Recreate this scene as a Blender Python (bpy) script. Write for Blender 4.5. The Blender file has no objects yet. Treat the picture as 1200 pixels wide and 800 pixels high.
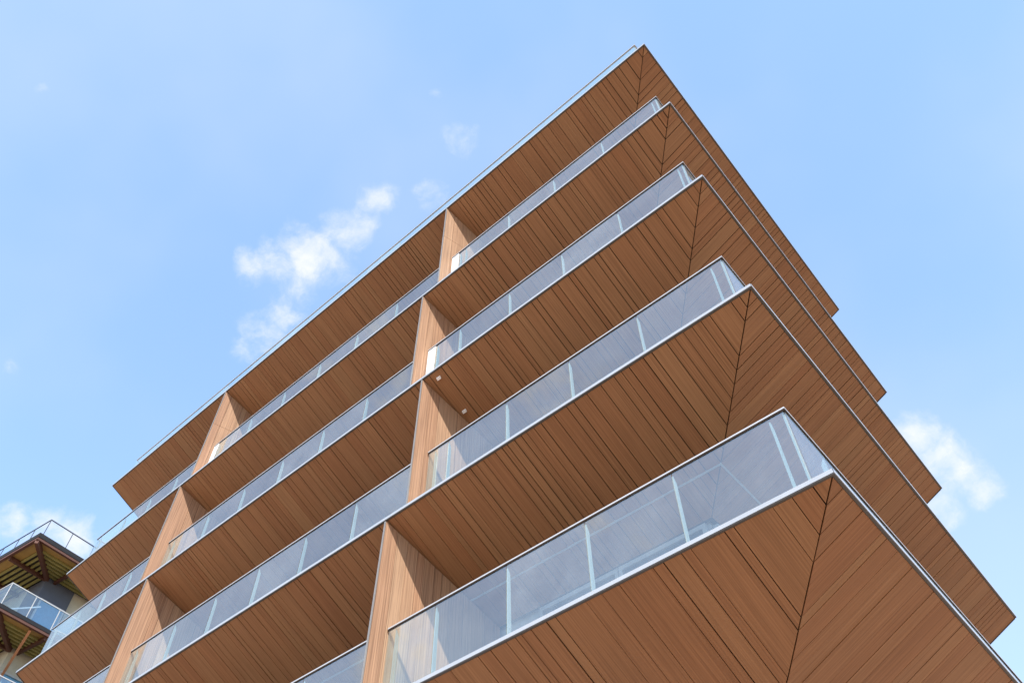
import bpy, math, random
from mathutils import Matrix, Vector

R = math.radians
scene = bpy.context.scene
col = scene.collection

# ------------------------------------------------------------------ camera
cam_d = bpy.data.cameras.new('camera')
cam_d.sensor_width = 36.0
cam_d.lens = 935.427 / 1200 * 36
cam_d.clip_start = 0.1
cam_d.clip_end = 5000
cam = bpy.data.objects.new('camera', cam_d)
col.objects.link(cam)
right = Vector((0.74981168, 0.66160068, -0.00818428))
down = Vector((-0.52808502, 0.59095046, -0.60983913))
fwd = Vector((-0.39863348, 0.4615865, 0.79248297))
ZOFF = 11.947206 + 1.6
m = Matrix((right, -down, -fwd)).transposed().to_4x4()
m.translation = Vector((1.418756, -6.399977, 1.6))
cam.matrix_world = m
scene.camera = cam

# ------------------------------------------------------------------ sun, sky, exposure
SUN = Vector((1.1, -1.0, 1.5)).normalized()
sun_el = math.asin(SUN.z)
sun_az = math.atan2(SUN.x, SUN.y)          # clockwise from +Y
world = bpy.data.worlds.new('World')
scene.world = world
world.use_nodes = True
wt = world.node_tree
wt.nodes.clear()


def wn(t, **kw):
    n = wt.nodes.new(t)
    for k, v in kw.items():
        setattr(n, k, v)
    return n


def wl(a, b):
    wt.links.new(a, b)


def wmath(op, a, b=None, c=None, clamp=False):
    n = wn('ShaderNodeMath', operation=op, use_clamp=clamp)
    for i, x in enumerate((a, b, c)):
        if x is None:
            continue
        if isinstance(x, (int, float)):
            n.inputs[i].default_value = x
        else:
            wl(x, n.inputs[i])
    return n.outputs[0]


sky = wn('ShaderNodeTexSky', sky_type='NISHITA')
sky.sun_disc = False
sky.sun_elevation = sun_el
sky.sun_rotation = sun_az
sky.altitude = 100
sky.air_density = 1.0
sky.dust_density = 0.3
sky.ozone_density = 0.45
tc = wn('ShaderNodeTexCoord')
nrm = wn('ShaderNodeVectorMath', operation='NORMALIZE')
wl(tc.outputs['Generated'], nrm.inputs[0])
DIR = nrm.outputs[0]
# small fair-weather cumulus: centre direction, angular radius (rad), strength
CLOUDS = [
    ((-0.5637, 0.1834, 0.8054), 0.0213, 0.78),
    ((-0.5399, 0.1991, 0.8178), 0.0275, 0.95),
    ((-0.5163, 0.2188, 0.8280), 0.0338, 1.06),
    ((-0.4970, 0.2355, 0.8352), 0.0301, 1.06),
    ((-0.4743, 0.2317, 0.8493), 0.0281, 0.95),
    ((-0.4494, 0.2375, 0.8611), 0.0201, 0.67),
    ((-0.4218, 0.2378, 0.8749), 0.0201, 0.95),
    ((-0.5353, 0.2362, 0.8109), 0.0220, 0.84),
    ((-0.5673, 0.2452, 0.7862), 0.0280, 0.69),
    ((-0.5951, 0.2392, 0.7672), 0.0258, 0.67),
    ((-0.6207, 0.2372, 0.7473), 0.0197, 0.50),
    ((-0.3009, 0.2586, 0.9179), 0.0190, 0.62),
    ((-0.3699, 0.2768, 0.8869), 0.0214, 0.59),
    ((-0.0707, 0.7676, 0.6370), 0.0223, 0.90),
    ((-0.0677, 0.7848, 0.6161), 0.0250, 0.95),
    ((-0.0571, 0.8013, 0.5955), 0.0243, 0.90),
    ((-0.0467, 0.8167, 0.5752), 0.0190, 0.67),
    ((-0.0898, 0.8124, 0.5761), 0.0242, 0.50),
    ((-0.8213, 0.1580, 0.5482), 0.0225, 0.78),
    ((-0.8109, 0.1761, 0.5581), 0.0229, 0.84),
    ((-0.8044, 0.2065, 0.5570), 0.0251, 0.95),
    ((-0.8206, 0.1887, 0.5394), 0.0263, 0.90),
    ((-0.5605, -0.0968, 0.8225), 0.0067, 0.67),
    ((-0.2946, 0.2069, 0.9330), 0.0097, 0.34),
    ((-0.7509, 0.0570, 0.6580), 0.0118, 0.45),
]
dens = None
warp = wn('ShaderNodeTexNoise')
warp.inputs['Scale'].default_value = 14.0
warp.inputs['Detail'].default_value = 5.0
wl(DIR, warp.inputs['Vector'])
wsub = wn('ShaderNodeVectorMath', operation='SUBTRACT')
wl(warp.outputs['Color'], wsub.inputs[0])
wsub.inputs[1].default_value = (0.5, 0.5, 0.5)
wmad = wn('ShaderNodeVectorMath', operation='MULTIPLY_ADD')
wl(wsub.outputs[0], wmad.inputs[0])
wmad.inputs[1].default_value = (0.045, 0.045, 0.045)
wl(DIR, wmad.inputs[2])
WD = wmad.outputs[0]
for c, r, s in CLOUDS:
    dist = wn('ShaderNodeVectorMath', operation='DISTANCE')
    wl(WD, dist.inputs[0])
    dist.inputs[1].default_value = Vector(c).normalized()
    mr = wn('ShaderNodeMapRange', interpolation_type='SMOOTHSTEP')
    wl(dist.outputs['Value'], mr.inputs['Value'])
    mr.inputs['From Min'].default_value = 0.0
    mr.inputs['From Max'].default_value = r * 2.1
    mr.inputs['To Min'].default_value = s
    mr.inputs['To Max'].default_value = 0.0
    dens = mr.outputs[0] if dens is None else wmath('MAXIMUM', dens, mr.outputs[0])
# the rest of the sky carries the same scattered cumulus
big = wn('ShaderNodeTexNoise')
big.inputs['Scale'].default_value = 3.2
big.inputs['Detail'].default_value = 3.0
wl(WD, big.inputs['Vector'])
bigm = wn('ShaderNodeMapRange', interpolation_type='SMOOTHSTEP')
wl(big.outputs['Fac'], bigm.inputs['Value'])
bigm.inputs['From Min'].default_value = 0.54
bigm.inputs['From Max'].default_value = 0.72
dax = wn('ShaderNodeVectorMath', operation='DOT_PRODUCT')
wl(DIR, dax.inputs[0])
dax.inputs[1].default_value = fwd
away = wn('ShaderNodeMapRange', interpolation_type='SMOOTHSTEP')
wl(dax.outputs['Value'], away.inputs['Value'])
away.inputs['From Min'].default_value = 0.62
away.inputs['From Max'].default_value = 0.80
away.inputs['To Min'].default_value = 0.9
away.inputs['To Max'].default_value = 0.0
dens = wmath('MAXIMUM', dens, wmath('MULTIPLY', bigm.outputs[0], away.outputs[0]))
fine = wn('ShaderNodeTexNoise')
fine.inputs['Scale'].default_value = 26.0
fine.inputs['Detail'].default_value = 9.0
fine.inputs['Roughness'].default_value = 0.62
wl(WD, fine.inputs['Vector'])
dn = wmath('ADD', dens, wmath('MULTIPLY', wmath('SUBTRACT', fine.outputs['Fac'], 0.53), 1.9))
dn = wmath('MULTIPLY', dn, wmath('MULTIPLY', dens, 3.0, clamp=True))
cm = wn('ShaderNodeMapRange', interpolation_type='SMOOTHSTEP')
wl(dn, cm.inputs['Value'])
cm.inputs['From Min'].default_value = 0.12
cm.inputs['From Max'].default_value = 1.40
cm.inputs['To Max'].default_value = 0.97
SKY_STRENGTH = 0.15
# thin high haze drifting over the whole dome
thin = wn('ShaderNodeTexNoise')
thin.inputs['Scale'].default_value = 1.9
thin.inputs['Detail'].default_value = 4.0
wl(DIR, thin.inputs['Vector'])
thm = wn('ShaderNodeMapRange', interpolation_type='SMOOTHSTEP')
wl(thin.outputs['Fac'], thm.inputs['Value'])
thm.inputs['From Min'].default_value = 0.38
thm.inputs['From Max'].default_value = 0.72
thm.inputs['To Max'].default_value = 0.20
cover = wmath('MAXIMUM', cm.outputs[0], wmath('ADD', thm.outputs[0], wmath('MULTIPLY', cm.outputs[0], 0.85)))
bg = wn('ShaderNodeBackground')
bg.inputs['Strength'].default_value = SKY_STRENGTH
mixc = wn('ShaderNodeMix', data_type='RGBA')
wl(cover, mixc.inputs['Factor'])
# even summer haze over the whole dome
veil = wn('ShaderNodeMix', data_type='RGBA')
veil.inputs['Factor'].default_value = 0.5
wl(sky.outputs[0], veil.inputs['A'])
veil.inputs['B'].default_value = (0.72, 1.20, 2.1, 1)
wl(veil.outputs['Result'], mixc.inputs['A'])
mixc.inputs['B'].default_value = (2.08, 2.10, 2.14, 1)
wl(mixc.outputs['Result'], bg.inputs['Color'])
wo = wn('ShaderNodeOutputWorld')
wl(bg.outputs[0], wo.inputs['Surface'])

sun_d = bpy.data.lights.new('sun', 'SUN')
sun_d.energy = 2.0
sun_d.angle = R(0.53)
sun_d.color = (1.0, 0.95, 0.88)
sun = bpy.data.objects.new('sun', sun_d)
col.objects.link(sun)
sun.rotation_euler = SUN.to_track_quat('Z', 'Y').to_euler()
sun.location = (20, -26, 40)

vs = scene.view_settings
vs.view_transform = 'Standard'
vs.look = 'None'
vs.exposure = 1.76
vs.gamma = 1.0
vs.use_curve_mapping = False
scene.cycles.use_denoising = True
scene.cycles.max_bounces = 12
scene.cycles.diffuse_bounces = 6
scene.cycles.glossy_bounces = 6
scene.cycles.transparent_max_bounces = 32
scene.cycles.caustics_reflective = False
scene.cycles.caustics_refractive = False
scene.cycles.sample_clamp_indirect = 6.0


# ------------------------------------------------------------------ materials
class NT:
    def __init__(self, name):
        self.m = bpy.data.materials.new(name)
        self.m.use_nodes = True
        self.t = self.m.node_tree
        self.t.nodes.clear()
        self.out = self.t.nodes.new('ShaderNodeOutputMaterial')

    def n(self, t, ins=None, **kw):
        n = self.t.nodes.new(t)
        for k, v in kw.items():
            setattr(n, k, v)
        for k, v in (ins or {}).items():
            if hasattr(v, 'is_linked') or hasattr(v, 'links'):
                self.t.links.new(v, n.inputs[k])
            else:
                n.inputs[k].default_value = v
        return n

    def bsdf(self, ins):
        b = self.n('ShaderNodeBsdfPrincipled', ins)
        self.t.links.new(b.outputs[0], self.out.inputs['Surface'])
        return b


def plain(name, c, rough=0.5, metal=0.0, var=0.08, scale=3.0):
    k = NT(name)
    tcn = k.n('ShaderNodeTexCoord')
    no = k.n('ShaderNodeTexNoise', {'Vector': tcn.outputs['Object'], 'Scale': scale, 'Detail': 6.0, 'Roughness': 0.65})
    mr = k.n('ShaderNodeMapRange', {'Value': no.outputs['Fac'], 'From Min': 0.3, 'From Max': 0.7, 'To Min': 1 - var, 'To Max': 1 + var})
    mul = k.n('ShaderNodeVectorMath', {0: (c[0], c[1], c[2]), 1: (1, 1, 1)}, operation='MULTIPLY')
    k.t.links.new(mr.outputs[0], mul.inputs[1])
    rr = k.n('ShaderNodeMapRange', {'Value': no.outputs['Fac'], 'From Min': 0.3, 'From Max': 0.7, 'To Min': max(0.02, rough - 0.07), 'To Max': rough + 0.07})
    k.bsdf({'Base Color': mul.outputs[0], 'Roughness': rr.outputs[0], 'Metallic': metal})
    return k.m


def wood(name, base, contrast=0.24, tone_var=0.08, rough=0.55):
    """timber boards: UV u runs along the grain (metres), v across it; 'tone' is one number per board"""
    k = NT(name)
    uv = k.n('ShaderNodeUVMap')
    tone = k.n('ShaderNodeAttribute', attribute_name='tone')
    off = k.n('ShaderNodeCombineXYZ', {'Z': 0.0})
    tm = k.n('ShaderNodeMath', {0: tone.outputs['Fac'], 1: 37.0}, operation='MULTIPLY')
    k.t.links.new(tm.outputs[0], off.inputs['X'])
    k.t.links.new(tm.outputs[0], off.inputs['Z'])
    add = k.n('ShaderNodeVectorMath', {0: uv.outputs[0], 1: off.outputs[0]}, operation='ADD')

    def streak(sx, sy, detail):
        mp = k.n('ShaderNodeMapping', {'Vector': add.outputs[0], 'Scale': (sx, sy, 1.0)})
        return k.n('ShaderNodeTexNoise', {'Vector': mp.outputs[0], 'Scale': 1.0, 'Detail': detail, 'Roughness': 0.55}).outputs['Fac']
    a = streak(0.6, 62.0, 3.0)
    b = streak(0.35, 16.0, 2.0)
    c = streak(2.0, 140.0, 2.0)
    d = streak(0.8, 0.8, 3.0)
    s1 = k.n('ShaderNodeMath', {0: a, 1: 0.58, 2: 0.0}, operation='MULTIPLY_ADD')
    s2 = k.n('ShaderNodeMath', {0: b, 1: 0.14}, operation='MULTIPLY_ADD')
    k.t.links.new(s1.outputs[0], s2.inputs[2])
    s3 = k.n('ShaderNodeMath', {0: c, 1: 0.28}, operation='MULTIPLY_ADD')
    k.t.links.new(s2.outputs[0], s3.inputs[2])
    g = k.n('ShaderNodeMapRange', {'Value': s3.outputs[0], 'From Min': 0.36, 'From Max': 0.64, 'To Min': 1 - contrast, 'To Max': 1 + contrast})
    t = k.n('ShaderNodeMapRange', {'Value': tone.outputs['Fac'], 'To Min': 1 - tone_var, 'To Max': 1 + tone_var})
    big = k.n('ShaderNodeMapRange', {'Value': d, 'From Min': 0.3, 'From Max': 0.7, 'To Min': 0.94, 'To Max': 1.06})
    m1 = k.n('ShaderNodeMath', {0: g.outputs[0], 1: t.outputs[0]}, operation='MULTIPLY')
    m2 = k.n('ShaderNodeMath', {0: m1.outputs[0], 1: big.outputs[0]}, operation='MULTIPLY')
    hue = k.n('ShaderNodeMix', data_type='RGBA')
    hm = k.n('ShaderNodeMath', {0: a, 1: 0.5, 2: 0.0}, operation='MULTIPLY_ADD')
    hm2 = k.n('ShaderNodeMath', {0: tone.outputs['Fac'], 1: 0.5}, operation='MULTIPLY_ADD')
    k.t.links.new(hm.outputs[0], hm2.inputs[2])
    k.t.links.new(hm2.outputs[0], hue.inputs['Factor'])
    hue.inputs['A'].default_value = (base[0] * 1.03, base[1] * 0.88, base[2] * 0.82, 1)
    hue.inputs['B'].default_value = (base[0] * 0.97, base[1] * 1.08, base[2] * 1.12, 1)
    mul = k.n('ShaderNodeVectorMath', {0: hue.outputs['Result']}, operation='SCALE')
    k.t.links.new(m2.outputs[0], mul.inputs['Scale'])
    bump = k.n('ShaderNodeBump', {'Height': s3.outputs[0], 'Strength': 0.25, 'Distance': 0.004})
    k.bsdf({'Base Color': mul.outputs[0], 'Roughness': rough, 'Normal': bump.outputs[0], 'Specular IOR Level': 0.35})
    return k.m


def glass(name, tint, ior=2.9, haze=0.085, haze_col=(0.78, 0.88, 0.9)):
    k = NT(name)
    fr = k.n('ShaderNodeFresnel', {'IOR': ior})
    tr = k.n('ShaderNodeBsdfTransparent', {'Color': (*tint, 1)})
    gl = k.n('ShaderNodeBsdfGlossy', {'Color': (0.96, 1.0, 0.97, 1), 'Roughness': 0.015})
    geo = k.n('ShaderNodeNewGeometry')
    ff = k.n('ShaderNodeMath', {0: 1.0, 1: geo.outputs['Backfacing']}, operation='SUBTRACT')
    fm = k.n('ShaderNodeMath', {0: fr.outputs[0], 1: ff.outputs[0]}, operation='MULTIPLY')
    mx = k.n('ShaderNodeMixShader', {0: fm.outputs[0]})
    k.t.links.new(tr.outputs[0], mx.inputs[1])
    k.t.links.new(gl.outputs[0], mx.inputs[2])
    tcn = k.n('ShaderNodeTexCoord')
    no = k.n('ShaderNodeTexNoise', {'Vector': tcn.outputs['Object'], 'Scale': 1.7, 'Detail': 8.0, 'Roughness': 0.7})
    mr = k.n('ShaderNodeMapRange', {'Value': no.outputs['Fac'], 'From Min': 0.3, 'From Max': 0.7, 'To Min': haze * 0.6, 'To Max': haze * 1.4})
    df = k.n('ShaderNodeBsdfDiffuse', {'Color': (*haze_col, 1)})
    oi = k.n('ShaderNodeObjectInfo')
    pv = k.n('ShaderNodeMapRange', {'Value': oi.outputs['Random'], 'To Min': 0.65, 'To Max': 1.35})
    fv = k.n('ShaderNodeMath', {0: pv.outputs[0], 1: ff.outputs[0]}, operation='MULTIPLY')
    hz = k.n('ShaderNodeMath', {0: mr.outputs[0], 1: fv.outputs[0]}, operation='MULTIPLY')
    m2 = k.n('ShaderNodeMixShader', {0: hz.outputs[0]})
    k.t.links.new(mx.outputs[0], m2.inputs[1])
    k.t.links.new(df.outputs[0], m2.inputs[2])
    k.t.links.new(m2.outputs[0], k.out.inputs['Surface'])
    return k.m


M = {
    'wood': wood('timber_boards', (0.305, 0.162, 0.081)),
    'fin_wood': wood('fin_timber', (0.335, 0.200, 0.120), 0.36, 0.10),
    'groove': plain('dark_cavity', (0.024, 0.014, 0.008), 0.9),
    'silver': plain('pale_grey_paint', (0.40, 0.43, 0.46), 0.38, 0.0, 0.06, 1.5),
    'lip': plain('grey_metal_trim', (0.085, 0.085, 0.082), 0.5),
    'rail': plain('brushed_aluminium', (0.50, 0.51, 0.52), 0.4, 0.1, 0.06),
    'post': plain('pale_post_paint', (0.46, 0.47, 0.46), 0.4, 0.0, 0.05),
    'white': plain('white_panel', (0.85, 0.86, 0.86), 0.45, 0.0, 0.03),
    'deck': plain('balcony_deck', (0.21, 0.155, 0.115), 0.85, 0.0, 0.12, 0.8),
    'wall': plain('grey_wall', (0.30, 0.31, 0.33), 0.8, 0.0, 0.08, 1.0),
    'strip': plain('fin_edge_metal', (0.24, 0.23, 0.22), 0.5),
    'frame': plain('window_frame', (0.30, 0.32, 0.34), 0.4),
    'glass': glass('balustrade_glass', (0.87, 0.94, 0.93)),
    'pane': plain('window_glass', (0.03, 0.04, 0.05), 0.06, 0.0, 0.1),
    'n_fascia': plain('dark_slate_fascia', (0.010, 0.011, 0.013), 0.9),
    'n_rail': plain('dark_grey_rail', (0.07, 0.08, 0.10), 0.5),
    'n_beam': plain('red_brown_beam', (0.10, 0.040, 0.024), 0.7, 0.0, 0.2),
    'n_joist': plain('olive_joist', (0.36, 0.34, 0.11), 0.7, 0.0, 0.2),
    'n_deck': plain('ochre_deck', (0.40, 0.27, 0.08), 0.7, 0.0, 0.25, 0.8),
    'n_void': plain('deck_dark_board', (0.035, 0.032, 0.022), 0.9, 0.0, 0.2),
    'n_wall': plain('slate_blue_wall', (0.085, 0.10, 0.135), 0.7, 0.0, 0.12),
    'n_render': plain('beige_render', (0.48, 0.46, 0.37), 0.85, 0.0, 0.12),
    'n_brace': plain('orange_timber_brace', (0.45, 0.20, 0.09), 0.6, 0.0, 0.15),
    'n_glass': glass('blue_balcony_glass', (0.72, 0.84, 0.92), 2.2, 0.05),
    'n_win': plain('blue_window_glass', (0.12, 0.30, 0.44), 0.05, 0.0, 0.15),
}

# paving: flags with recessed-looking joints (never seen directly, warm colour made up to light the soffits)
k = NT('warm_paving')
tcn = k.n('ShaderNodeTexCoord')
bk = k.n('ShaderNodeTexBrick', {'Vector': tcn.outputs['Object'], 'Scale': 1.0, 'Color1': (0.385, 0.252, 0.163, 1), 'Color2': (0.33, 0.214, 0.138, 1), 'Mortar': (0.16, 0.15, 0.14, 1), 'Mortar Size': 0.008, 'Brick Width': 0.8, 'Row Height': 0.4})
k.bsdf({'Base Color': bk.outputs['Color'], 'Roughness': 0.85})
M['paving'] = k.m

# ------------------------------------------------------------------ mesh helpers
class MB:
    """collects polyhedra into one mesh, with a uv (metres) and a tone per face"""

    def __init__(self):
        self.v, self.f, self.uv, self.t, self.mi = [], [], [], [], []

    def face_set(self, verts, faces, uvs=None, tone=0.5, mi=0):
        b = len(self.v)
        self.v += [tuple(p) for p in verts]
        for f in faces:
            self.f.append([b + i for i in f])
            self.uv.append([uvs[i] for i in f] if uvs else [(0, 0)] * len(f))
            self.t.append(tone)
            self.mi.append(mi)

    def prism(self, poly, off, uvs=None, tone=0.5, mi=0):
        """closed prism: polygon poly extruded by vector off"""
        n = len(poly)
        top = [Vector(p) + Vector(off) for p in poly]
        verts = [Vector(p) for p in poly] + top
        nv = Vector((0, 0, 0))
        for i in range(n):
            a, b2 = verts[i], verts[(i + 1) % n]
            nv += a.cross(b2)
        flip = nv.dot(Vector(off)) > 0
        fs = [list(range(n)), list(range(2 * n - 1, n - 1, -1))]
        fs += [[(i + 1) % n, i, n + i, n + (i + 1) % n] for i in range(n)]
        if flip:
            fs = [f[::-1] for f in fs]
        self.face_set(verts, fs, (uvs + uvs) if uvs else None, tone, mi)

    def box(self, x0, x1, y0, y1, z0, z1, fr=None, mi=0):
        fr = fr or (lambda a, b, c: (a, b, c))
        self.prism([fr(x0, y0, z0), fr(x1, y0, z0), fr(x1, y1, z0), fr(x0, y1, z0)], (0, 0, z1 - z0), mi=mi)

    def bar(self, a, b, w, h, up=(0, 0, 1), mi=0):
        a, b = Vector(a), Vector(b)
        d = (b - a).normalized()
        s = d.cross(Vector(up)).normalized()
        u = s.cross(d).normalized()
        poly = [a - s * w / 2 - u * h / 2, a + s * w / 2 - u * h / 2, a + s * w / 2 + u * h / 2, a - s * w / 2 + u * h / 2]
        self.prism(poly, b - a, mi=mi)

    def build(self, name, mats, parent=None, kind=None, label=None):
        me = bpy.data.meshes.new(name)
        me.from_pydata(self.v, [], self.f)
        lay = me.uv_layers.new(name='UVMap')
        i = 0
        for us in self.uv:
            for u in us:
                lay.data[i].uv = u
                i += 1
        at = me.attributes.new('tone', 'FLOAT', 'FACE')
        at.data.foreach_set('value', self.t)
        for mm in (mats if isinstance(mats, (list, tuple)) else [mats]):
            me.materials.append(mm)
        me.polygons.foreach_set('material_index', self.mi)
        me.update()
        o = bpy.data.objects.new(name, me)
        col.objects.link(o)
        o.parent = parent
        if kind:
            o['kind'] = kind
        if label:
            o['label'] = label
        return o


def thing(name, label, cat, loc=(0, 0, 0), rz=0.0, group=None):
    o = bpy.data.objects.new(name, None)
    col.objects.link(o)
    o.location = loc
    o.rotation_euler = (0, 0, rz)
    o.empty_display_size = 0.5
    o['label'] = label
    o['category'] = cat
    if group:
        o['group'] = group
    return o


def clip(poly, a, b, c):
    """keep the part of a 2-D polygon where a*u + b*v >= c"""
    out = []
    n = len(poly)
    for i in range(n):
        p, q = poly[i], poly[(i + 1) % n]
        dp, dq = a * p[0] + b * p[1] - c, a * q[0] + b * q[1] - c
        if dp >= 0:
            out.append(p)
        if (dp >= 0) != (dq >= 0):
            t = dp / (dp - dq)
            out.append((p[0] + t * (q[0] - p[0]), p[1] + t * (q[1] - p[1])))
    return out


# ------------------------------------------------------------------ ground
g = MB()
g.face_set([(-600, -600, 0), (600, -600, 0), (600, 600, 0), (-600, 600, 0)], [[0, 1, 2, 3]])
gr = g.build('ground', M['paving'])
gr['kind'] = 'structure'

# ------------------------------------------------------------------ the timber balcony building
PHI = -0.018302
SL = 0.470                                   # soffits fall towards the wall
LZ = {1: -6.6 + ZOFF, 2: -3.33558 + ZOFF, 3: -0.148098 + ZOFF, 4: 3.023293 + ZOFF, 5: 6.6 + ZOFF}
UL, UR = 22.07, 9.767                        # lengths of the two balcony fronts
WALL = 2.30                                  # depth of the balconies
SLOT = 1.71                                  # pale trim line in the soffit
EDGE = 0.05
RIN, RTOP = 0.289, 1.368                     # balustrade inset, top above slab edge
TA = math.tan((math.pi / 2 + PHI) / 2)       # mitre: u = v / TA


def FL(u, v, z):
    return (-u, v, z)


def FR(u, v, z):
    return (u * math.sin(PHI) - v * math.cos(PHI), u * math.cos(PHI) + v * math.sin(PHI), z)


SIDES = {'L': (FL, UL), 'R': (FR, UR)}
CAMP = Vector((1.418756, -6.399977, 1.6))
rnd = random.Random(11)
bld = thing('apartment_building', 'apartment block with timber boarded balcony undersides and glass balustrades', 'building')

# body behind the balconies, storey by storey
c0 = FL(WALL / TA, WALL, 0)
cl = FL(UL - 0.12, WALL, 0)
crr = FR(UR - 0.12, WALL, 0)
cb = (cl[0] + crr[0] - c0[0], cl[1] + crr[1] - c0[1], 0)
IN = 0.08


def body_poly(z, ins=IN):
    return [(c0[0] - ins, c0[1] + ins, z), (crr[0] - ins, crr[1], z), (cb[0], cb[1], z), (cl[0], cl[1] + ins, z)]


b = MB()
b.prism(body_poly(0.0), (0, 0, LZ[5] - SL * WALL - 0.05))
b.build('wall', M['wall'], bld)

# joints between boards, measured from the corner
J1L = [0.25, .48, .70, 1.15, 1.27, 1.68, 1.80, 2.03, 2.17, 2.62, 2.865, 3.09, 3.53, 3.67, 3.905, 4.05, 4.15, 4.29, 4.54, 4.75, 5.21, 5.49]
J1R = [0.25, .48, .70, 1.15, 1.27, 1.54, 1.72, 1.92, 2.27, 2.49, 2.71, 3.11, 3.35, 3.55, 3.84, 4.31, 4.55, 4.95]
WID = [0.105, 0.13, 0.14, 0.14, 0.14, 0.225, 0.235, 0.25, 0.33]


def joints(level, side, length):
    if level == 1:
        j = list(J1L if side == 'L' else J1R)
    else:
        rr = random.Random(level * 7)
        j = [0.2]
        while j[-1] < 1.9:
            j.append(j[-1] + rr.choice(WID))
    rr = random.Random(level * 31 + (5 if side == 'L' else 0))
    while j[-1] < length - 0.5:
        j.append(j[-1] + rr.choice(WID))
    return [0.0] + j + [length - 0.02]


board_jobs = []
slabs = {}
LIPW, LIPD = 0.030, 0.012
for L, zk in LZ.items():
    # slab body: thin at the edge, thick at the wall
    s = MB()
    P0, P1, P2 = Vector((0, 0, zk)), Vector(FL(UL, 0, zk)), Vector(FR(UR, 0, zk))
    P3 = P1 + P2 - P0
    up = Vector((0, 0, EDGE))
    q0, q1, q2 = Vector(FL(WALL / TA, WALL, zk - SL * WALL + 0.035)), Vector(FL(UL, WALL, zk - SL * WALL + 0.035)), Vector(FR(UR, WALL, zk - SL * WALL + 0.035))
    q3 = Vector((P3.x, P3.y, q0.z))
    a0, a1, a2 = P0 + up * 0.6, P1 + up * 0.6, P2 + up * 0.6
    V = [P0 + up * .98, P1 + up * .98, P3 + up * .98, P2 + up * .98, a0, a1, a2, q0, q1, q2, q3]
    #     0              1             2             3             4   5   6   7   8   9   10
    F = [[0, 3, 2, 1], [0, 1, 5, 4], [3, 0, 4, 6], [4, 5, 8, 7], [6, 4, 7, 9], [7, 8, 10, 9], [1, 2, 10, 8, 5], [2, 3, 6, 9, 10]]
    ctr = Vector((-8, 4, zk - 0.2))
    s.face_set(V, F[:1], mi=0)
    s.face_set(V, F[1:], mi=1)
    so = s.build('balcony_slab', [M['deck'], M['groove']], bld)
    slabs[L] = so
    # pale fascia all round, 3 mm proud
    f = MB()

    def fascia(fr, ln):
        e = -0.006
        a = [Vector(fr(e if False else 0, e, zk)), Vector(fr(ln, e, zk)), Vector(fr(ln, 0.03, zk)), Vector(fr(0.03, 0.03, zk))]
        f.prism(a, (0, 0, EDGE))
    fascia(FL, UL)
    fascia(FR, UR)
    f.build('fascia', M['silver'], so)
    # grey drip trim under the edge
    t = MB()
    for sd, (fr, ln) in SIDES.items():
        t.prism([fr(0, 0, zk - LIPD), fr(ln, 0, zk - LIPD), fr(ln, LIPW, zk - LIPD - SL * LIPW * .3), fr(LIPW / TA, LIPW, zk - LIPD - SL * LIPW * .3)], (0, 0, LIPD - 0.002))
        # end trim at the far end of each front, following the fall of the soffit
        n = 2
        t.prism([fr(ln - 0.018, LIPW, zk - SL * LIPW - 0.012), fr(ln, LIPW, zk - SL * LIPW - 0.012), fr(ln, WALL, zk - SL * WALL - 0.012), fr(ln - 0.018, WALL, zk - SL * WALL - 0.012)], (0, 0, 0.05))
    t.build('drip_trim', M['lip'], so)
    # pale slot trim in the soffit
    t = MB()
    for sd, (fr, ln) in SIDES.items():
        v0, v1 = SLOT, SLOT + 0.024
        t.prism([fr(v0 / TA, v0, zk - SL * v0 - .004), fr(ln - .02, v0, zk - SL * v0 - .004), fr(ln - .02, v1, zk - SL * v1 - .004), fr(v1 / TA, v1, zk - SL * v1 - .004)], (0, 0, 0.03))
    t.build('slot_trim', M['silver'], so)
    # boards
    for sd, (fr, ln) in SIDES.items():
        js = joints(L, sd, ln)
        for a, c in zip(js[:-1], js[1:]):
            gap = rnd.choice((0.003, 0.005, 0.006, 0.009))
            dz = rnd.uniform(-0.003, 0.003)
            tl = rnd.uniform(-0.003, 0.003)
            tone = min(1, max(0, rnd.gauss(0.5, 0.22)))
            for v0, v1, front in ((LIPW + 0.004, SLOT - 0.002, True), (SLOT + 0.026, WALL - 0.01, False)):
                poly = [(a + gap, v0), (c - gap, v0), (c - gap, v1), (a + gap, v1)]
                poly = clip(poly, 1.0, -1.0 / TA, 0.011)
                if len(poly) < 3:
                    continue
                ar = abs(sum(p[0] * q[1] - q[0] * p[1] for p, q in zip(poly, poly[1:] + poly[:1]))) / 2
                if ar < 1e-4:
                    continue
                pts = [fr(u, v, zk - SL * v + dz + tl * (u - a) / (c - a)) for u, v in poly]
                uvs = [(v, u) for u, v in poly]
                mid = sum((Vector(p) for p in pts), Vector()) / len(pts)
                d = (mid - CAMP)
                size = (c - a) / d.length if front else 0
                board_jobs.append([size, L, pts, uvs, tone])
board_jobs.sort(key=lambda j: -j[0])
rest = {L: MB() for L in LZ}
for i, (size, L, pts, uvs, tone) in enumerate(board_jobs):
    if i < 300 and size > 0:
        bm_ = MB()
        bm_.prism(pts, (0, 0, 0.018), uvs, tone)
        bm_.build('soffit_board', M['wood'], slabs[L])
    else:
        rest[L].prism(pts, (0, 0, 0.018), uvs, tone)
for L in LZ:
    rest[L].build('soffit_boarding', M['wood'], slabs[L], kind='stuff')

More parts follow.
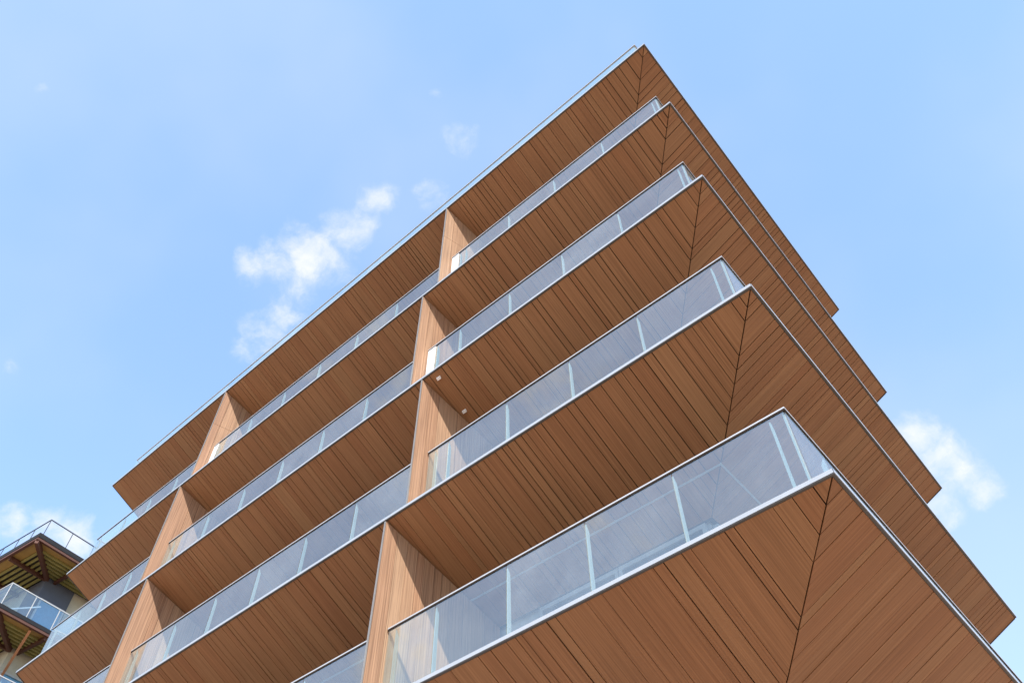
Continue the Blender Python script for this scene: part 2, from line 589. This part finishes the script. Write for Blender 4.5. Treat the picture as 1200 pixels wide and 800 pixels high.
# ---------------------------------------------------------------- timber fins between the balconies
FINS = {4: (6.280, 15.712), 3: (6.747, 16.141), 2: (6.409, 15.761), 1: (6.892, 16.30)}
FT = 0.2016                                   # each fin widens towards the wall
for L, xs in FINS.items():
    zb = LZ[L] + EDGE
    zt = LZ[L + 1] - 0.006
    for bay, x0 in enumerate(xs):
        tip = -0.004
        fm = MB()
        # core: front edge 35 mm wide, widening to the wall
        def zt_(v):
            return zt - SL * max(v, 0) - 0.004
        sec = [(-x0 - 0.012, tip), (-x0 - 0.012 + FT * WALL, WALL), (-x0 - 0.016 - FT * WALL * .3, WALL), (-x0 - 0.016, tip)]
        vb = [(x, v, zb) for x, v in sec]
        vt = [(x, v, zt_(v) - (0.024 if v <= 0 else 0)) for x, v in sec]
        fm.face_set(vb + vt, [[0, 3, 2, 1], [4, 5, 6, 7], [0, 1, 5, 4], [1, 2, 6, 5], [2, 3, 7, 6], [3, 0, 4, 7]], [(0, 0)] * 8, mi=0)
        fo = fm.build('wall_fin', M['groove'], bld)
        # metal edge strip
        e_ = MB()
        e_.prism([(-x0 + 0.002, -0.009, zb), (-x0 + 0.002, 0.012, zb), (-x0 - 0.019, 0.012, zb), (-x0 - 0.019, -0.009, zb)], (0, 0, zt - 0.03 - zb))
        e_.build('edge_strip', M['strip'], fo)
        # boards on both faces
        rr = random.Random(L * 13 + bay)
        for sgn in (1, -1):
            v = 0.014
            while v < WALL - 0.03:
                w = rr.choice((0.14, 0.20, 0.235, 0.42))
                v1 = min(v + w, WALL - 0.01)
                tone = min(1, max(0, rr.gauss(0.5, 0.25)))
                splits = [(zb + 0.01, None)]
                if L == 4:
                    hz = zb + (zt - zb) * 0.60
                    splits = [(zb + 0.01, hz - 0.004), (hz + 0.004, None)]
                for z0, z1 in splits:
                    def fx(vv):
                        if sgn > 0:
                            return -x0 - 0.012 + FT * vv
                        return -x0 - 0.016 - FT * .3 * vv
                    ga, gb = v + 0.004, v1 - 0.004
                    za, zc = (zt_(ga) - 0.012, zt_(gb) - 0.012) if z1 is None else (z1, z1)
                    if zc <= z0 + 0.02:
                        continue
                    dd = rr.uniform(0, 0.002)
                    pts = [(fx(ga), ga, z0), (fx(gb), gb, z0), (fx(gb), gb, zc), (fx(ga), ga, za)]
                    uvs = [(z0, ga + x0), (z0, gb + x0), (zc, gb + x0), (za, ga + x0)]
                    bm_ = MB()
                    bm_.prism(pts, (sgn * (0.012 + dd), 0, 0), uvs, tone)
                    bm_.build('fin_board', M['fin_wood'], fo)
                v = v1

# ---------------------------------------------------------------- balustrades
def railing(fr, zk, u0, u1, posts, dark_strip=True, top=RTOP, ret_end=None, closing=None, corner=False, start_ret=False):
    """handrail with glass panes and posts between u0 and u1"""
    zt = zk + top
    r = MB()
    v = RIN
    ua = (v / TA) if corner else u0
    if corner:
        h0, h1 = v - 0.022, v + 0.022
        r.prism([fr(h0 / TA, h0, zt - 0.022), fr(u1, h0, zt - 0.022), fr(u1, h1, zt - 0.022), fr(h1 / TA, h1, zt - 0.022)], (0, 0, 0.022))
        r.prism([fr((v - .03) / TA, v - .03, zk + EDGE), fr(u1, v - .03, zk + EDGE), fr(u1, v + .03, zk + EDGE), fr((v + .03) / TA, v + .03, zk + EDGE)], (0, 0, 0.08))
    else:
        r.box(ua, u1, v - .022, v + .022, zt - .022, zt, fr)
        r.box(ua, u1, v - .03, v + .03, zk + EDGE, zk + EDGE + .08, fr)
    if ret_end:
        r.box(u1 - .022, u1 + .022, v + .022, WALL - .02, zt - .022, zt, fr)
        r.box(u1 - .03, u1 + .03, v + .03, WALL - .02, zk + EDGE, zk + EDGE + .08, fr)
    ro = r.build('railing', M['rail'], bld)
    # dark strip under the handrail
    dstrip = MB()
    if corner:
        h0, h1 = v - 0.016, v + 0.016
        dstrip.prism([fr(h0 / TA, h0, zt - .042), fr(u1, h0, zt - .042), fr(u1, h1, zt - .042), fr(h1 / TA, h1, zt - .042)], (0, 0, .0195))
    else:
        dstrip.box(ua, u1, v - .016, v + .016, zt - .042, zt - .0225, fr)
    if dark_strip:
        dstrip.build('dark_strip', M['groove'], ro)
    # panes break at the posts
    brk = [ua + 0.006] + [p for p in posts if ua + 0.3 < p < u1 - 0.25] + [u1 - (0.01 if not ret_end else 0.004)]
    zg0, zg1 = zk + EDGE + .06, zt - .012
    for i, (a, c) in enumerate(zip(brk[:-1], brk[1:])):
        p = MB()
        p.box(a + .006, c - .006, v - .006, v + .006, zg0, zg1, fr)
        mat = M['glass']
        p.build('glass_pane', mat, ro)
    if ret_end:
        p = MB()
        p.box(u1 - .006, u1 + .006, v + .014, WALL - .05, zg0, zg1, fr)
        p.build('glass_pane', M['glass'], ro)
    for q in posts:
        if q < ua + 0.1 or q > u1 - 0.03:
            continue
        p = MB()
        # tapered flat bar behind the glass, top cut on a slant
        w = 0.010
        prof = [(v + .010, zk + EDGE + .05), (v + .075, zk + EDGE + .05), (v + .062, zt - .17), (v + .012, zt - .07)]
        pts = [fr(q - w, a, z) for a, z in prof]
        d = Vector(fr(q + w, 0, 0)) - Vector(fr(q - w, 0, 0))
        p.prism(pts, d)
        p.box(q - .05, q + .05, v + .012, v + .11, zk + EDGE, zk + EDGE + .05, fr)
        p.build('post', M['post'], ro)
    if closing is not None:
        p = MB()
        a, c = closing
        p.box(a, c, v - .012, v - .007, zg0, zg1, fr)
        p.build('closing_panel', M['white'], ro)
    return ro


for L, zk in LZ.items():
    if L == 5:
        posts = [0.5 + 1.335 * i for i in range(16)]
        railing(FL, zk, 0, UL - 0.26, posts, ret_end=True, corner=True, dark_strip=False, top=1.22)
    else:
        xs = FINS[L]
        dl = FT * RIN
        offs = {1: 0.5, 2: 0.5, 3: 0.42, 4: 0.42}[L]
        e1 = xs[0] - dl - 0.02
        closing = (e1 - 0.23, e1 - 0.005) if L in (3, 4) else None
        posts = [offs + 1.335 * i for i in range(5) if offs + 1.335 * i < e1 - 0.3]
        posts.append(e1 - (0.27 if L in (3, 4) else 0.16))
        railing(FL, zk, 0, e1, posts, corner=True, closing=closing)
        s2, e2 = xs[0] + 0.05 + dl * .4, xs[1] - dl - 0.02
        n = 7
        posts = [s2 + 0.3 + (e2 - s2 - 0.55) * i / (n - 1) for i in range(n)]
        closing = (e2 - 0.24, e2 - 0.005) if L == 4 else None
        railing(FL, zk, s2, e2, posts, closing=closing)
        s3, e3 = xs[1] + 0.05 + dl * .4, UL - 0.26
        n = 5
        posts = [s3 + 0.3 + (e3 - s3 - 0.55) * i / (n - 1) for i in range(n)]
        railing(FL, zk, s3, e3, posts, ret_end=True)
    rr_ = railing(FR, zk, 0, UR - 0.26, [1.25 + 1.335 * i for i in range(7)], ret_end=True, corner=True, dark_strip=L < 5, top=RTOP if L < 5 else 1.22)
    p = MB()
    p.box(RIN / TA + .012, RIN / TA + .040, RIN + .012, RIN + .040, zk + EDGE + .08, zk + (RTOP if L < 5 else 1.22) - .045, FL)
    p.build('corner_post', M['post'], rr_)

# ---------------------------------------------------------------- window walls at the back of the balconies
for L in (1, 2, 3, 4):
    zb = LZ[L] + EDGE
    zt = LZ[L + 1] - SL * WALL - 0.03
    for sd, (fr, ln) in SIDES.items():
        u = WALL / TA + 0.12
        while u + 1.5 < ln - 0.3:
            w = 1.55
            near_fin = sd == 'L' and any(abs((u + w / 2) - (x - FT * WALL * .2)) < w / 2 + 0.5 for x in FINS[L])
            if near_fin:
                u += 0.2
                continue
            fm = MB()
            v0, v1 = WALL - 0.015, WALL + 0.06
            fm.box(u, u + .06, v0, v1, zb + .02, zt, fr)
            fm.box(u + w - .06, u + w, v0, v1, zb + .02, zt, fr)
            fm.box(u + .06, u + w - .06, v0, v1, zb + .02, zb + .10, fr)
            fm.box(u + .06, u + w - .06, v0, v1, zt - .07, zt, fr)
            wo_ = fm.build('window', M['frame'], bld)
            p = MB()
            p.box(u + .055, u + w - .055, WALL + .02, WALL + .035, zb + .09, zt - .06, fr)
            p.build('pane', M['pane'], wo_)
            u += w + 0.02

# small white downlights on the third soffit, beside the fin
for v in (0.15, 0.88):
    zz = LZ[3] - SL * v
    p = MB()
    p.prism([(-6.15, v - .02, zz - .035 + SL * .03), (-6.06, v - .02, zz - .035 + SL * .03), (-6.06, v + .02, zz - .035 - SL * .03), (-6.15, v + .02, zz - .035 - SL * .03)], (0, 0, .036))
    p.build('downlight', M['white'], bld)

# ------------------------------------------------------------------ neighbouring tower, far left
NX, NY, NZ = -33.7465, 1.3074, 25.0634
nb = thing('tower_building', 'tall house with dark roof edge and olive joisted eaves behind the timber block', 'building', (NX, NY, 0), R(7.2))
OV = 2.15
BW, BD = 9.0, 8.5


def nbox(name, mat, x0, x1, y0, y1, z0, z1, parent=nb):
    q = MB()
    q.box(x0, x1, y0, y1, z0, z1)
    return q.build(name, mat, parent)


nbox('wall', M['n_render'], -BW + .5, -OV, OV, BD - .5, 0, NZ - 0.05)
# slate clad bay at the corner of the wall
nbox('corner_bay', M['n_wall'], -OV - 1.3, -OV + .06, OV - .06, OV + 1.45, NZ - 3.44, NZ - 0.1)


def eave(z, th, roof):
    q = MB()
    q.box(-BW, 0, 0, BD, z, z + th)
    pl = q.build('roof_slab' if roof else 'balcony_deck', M['n_fascia'], nb)
    # ochre boarding under the outer metre, darker boarding further in
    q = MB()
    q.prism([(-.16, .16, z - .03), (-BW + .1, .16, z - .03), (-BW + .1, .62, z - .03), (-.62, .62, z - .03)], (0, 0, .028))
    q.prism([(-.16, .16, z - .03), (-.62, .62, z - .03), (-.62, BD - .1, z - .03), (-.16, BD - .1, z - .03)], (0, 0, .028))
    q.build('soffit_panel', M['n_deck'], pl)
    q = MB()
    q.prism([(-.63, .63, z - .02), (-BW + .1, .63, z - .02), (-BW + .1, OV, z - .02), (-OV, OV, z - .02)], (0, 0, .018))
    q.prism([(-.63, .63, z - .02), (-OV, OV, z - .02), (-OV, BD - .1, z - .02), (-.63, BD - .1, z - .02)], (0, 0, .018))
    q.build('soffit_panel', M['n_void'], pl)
    # edge beams
    for a in ((-BW, 0.002, .02, .16), None):
        q = MB()
        if a:
            q.prism([(-.02, .02, z - .12), (-BW + .05, .02, z - .12), (-BW + .05, .15, z - .12), (-.15, .15, z - .12)], (0, 0, .118))
        else:
            q.prism([(-.02, .02, z - .12), (-.15, .15, z - .12), (-.15, BD - .05, z - .12), (-.02, BD - .05, z - .12)], (0, 0, .118))
        q.build('edge_beam', M['n_beam'], pl)
    # joists in rings round the corner
    for i in range(6):
        o = 0.64 + i * 0.255
        for sd in (0, 1):
            q = MB()
            if sd == 0:
                q.prism([(-o, o, z - .11), (-BW + .1, o, z - .11), (-BW + .1, o + .10, z - .11), (-o - .10, o + .10, z - .11)], (0, 0, .088))
            else:
                q.prism([(-o, o, z - .11), (-o - .10, o + .10, z - .11), (-o - .10, BD - .1, z - .11), (-o, BD - .1, z - .11)], (0, 0, .088))
            q.build('joist', M['n_joist'], pl)
    # hip beam and cross beams
    q = MB()
    q.bar((-.08, .08, z - .16), (-OV, OV, z - .16), .15, .26)
    q.build('hip_beam', M['n_beam'], pl)
    for x in (-2.2, -4.4, -6.6):
        q = MB()
        q.bar((x, .15, z - .15), (x, OV, z - .15), .13, .2)
        q.build('cross_beam', M['n_beam'], pl)
    for y in (2.5, 4.7, 6.9):
        q = MB()
        q.bar((-.15, y, z - .15), (-OV, y, z - .15), .13, .2)
        q.build('cross_beam', M['n_beam'], pl)
    return pl


def nrail(z, ins, h, glazed):
    q = MB()
    a, b2, c = (-BW + .2, ins, z + h), (-ins, ins, z + h), (-ins, BD - .2, z + h)
    q.bar(a, (b2[0] + .02, b2[1], b2[2]), .04, .04)
    q.bar((b2[0], b2[1] + .021, b2[2]), c, .04, .04)
    rm = M['post'] if glazed else M['n_rail']
    ro = q.build('railing', rm, nb)
    pos = [(-ins - .0, ins)] + [(-ins - 1.2 * i, ins) for i in range(1, 7)] + [(-ins, ins + 1.2 * i) for i in range(1, 7)]
    for x, y in pos:
        p = MB()
        p.bar((x, y, z), (x, y, z + h - .021), .03, .03, (1, 0, 0))
        p.build('post', rm, ro)
    if glazed:
        for i in range(6):
            for sd in (0, 1):
                p = MB()
                if sd == 0:
                    p.box(-ins - 1.2 * (i + 1) + .03, -ins - 1.2 * i - .03, ins - .006, ins + .006, z + .05, z + h - .03)
                else:
                    p.box(-ins - .006, -ins + .006, ins + 1.2 * i + .03, ins + 1.2 * (i + 1) - .03, z + .05, z + h - .03)
                p.build('glass_pane', M['n_glass'], ro)


eave(NZ, 0.22, True)
nrail(NZ + .22, 0.24, 1.0, False)
for i, zz in enumerate((NZ - 3.62, NZ - 7.2)):
    eave(zz, 0.16, False)
    nrail(zz + .16, 0.08, 1.05, True)
    # glazed door and windows on the two faces of the corner
    for x, y0, y1, h0, h1 in ((-OV + (.06 if i == 0 else 0), OV + .08, OV + 1.38, .05, 2.3), (-OV, OV + 2.2, OV + 3.4, .9, 2.3)):
        q = MB()
        q.box(x, x + .09, y0, y0 + .07, zz + .16 + h0, zz + .16 + h1)
        q.box(x, x + .09, y1 - .07, y1, zz + .16 + h0, zz + .16 + h1)
        q.box(x, x + .09, y0 + .07, y1 - .07, zz + .16 + h0, zz + .16 + h0 + .07)
        q.box(x, x + .09, y0 + .07, y1 - .07, zz + .16 + h1 - .07, zz + .16 + h1)
        wo_ = q.build('window', M['post'], nb)
        q = MB()
        q.box(x + .02, x + .04, y0 + .06, y1 - .06, zz + .16 + h0 + .06, zz + .16 + h1 - .06)
        q.build('pane', M['n_win'], wo_)
    # sloping pale stair rail on the balcony
    q = MB()
    q.bar((-1.0, .6, zz + .55), (-1.0, 2.0, zz + 1.45), .05, .06)
    q.bar((-1.0, .6, zz + .16), (-1.0, .6, zz + .53), .04, .04, (1, 0, 0))
    q.build('stair_rail', M['post'], nb)
    # timber braces up to the deck edge
    for y in (1.75, 2.75):
        q = MB()
        q.bar((-OV + .02, y + .55, zz - 1.9), (-.2, y, zz - .12), .10, .12)
        q.build('brace', M['n_brace'] if y < 2 else M['n_beam'], nb)
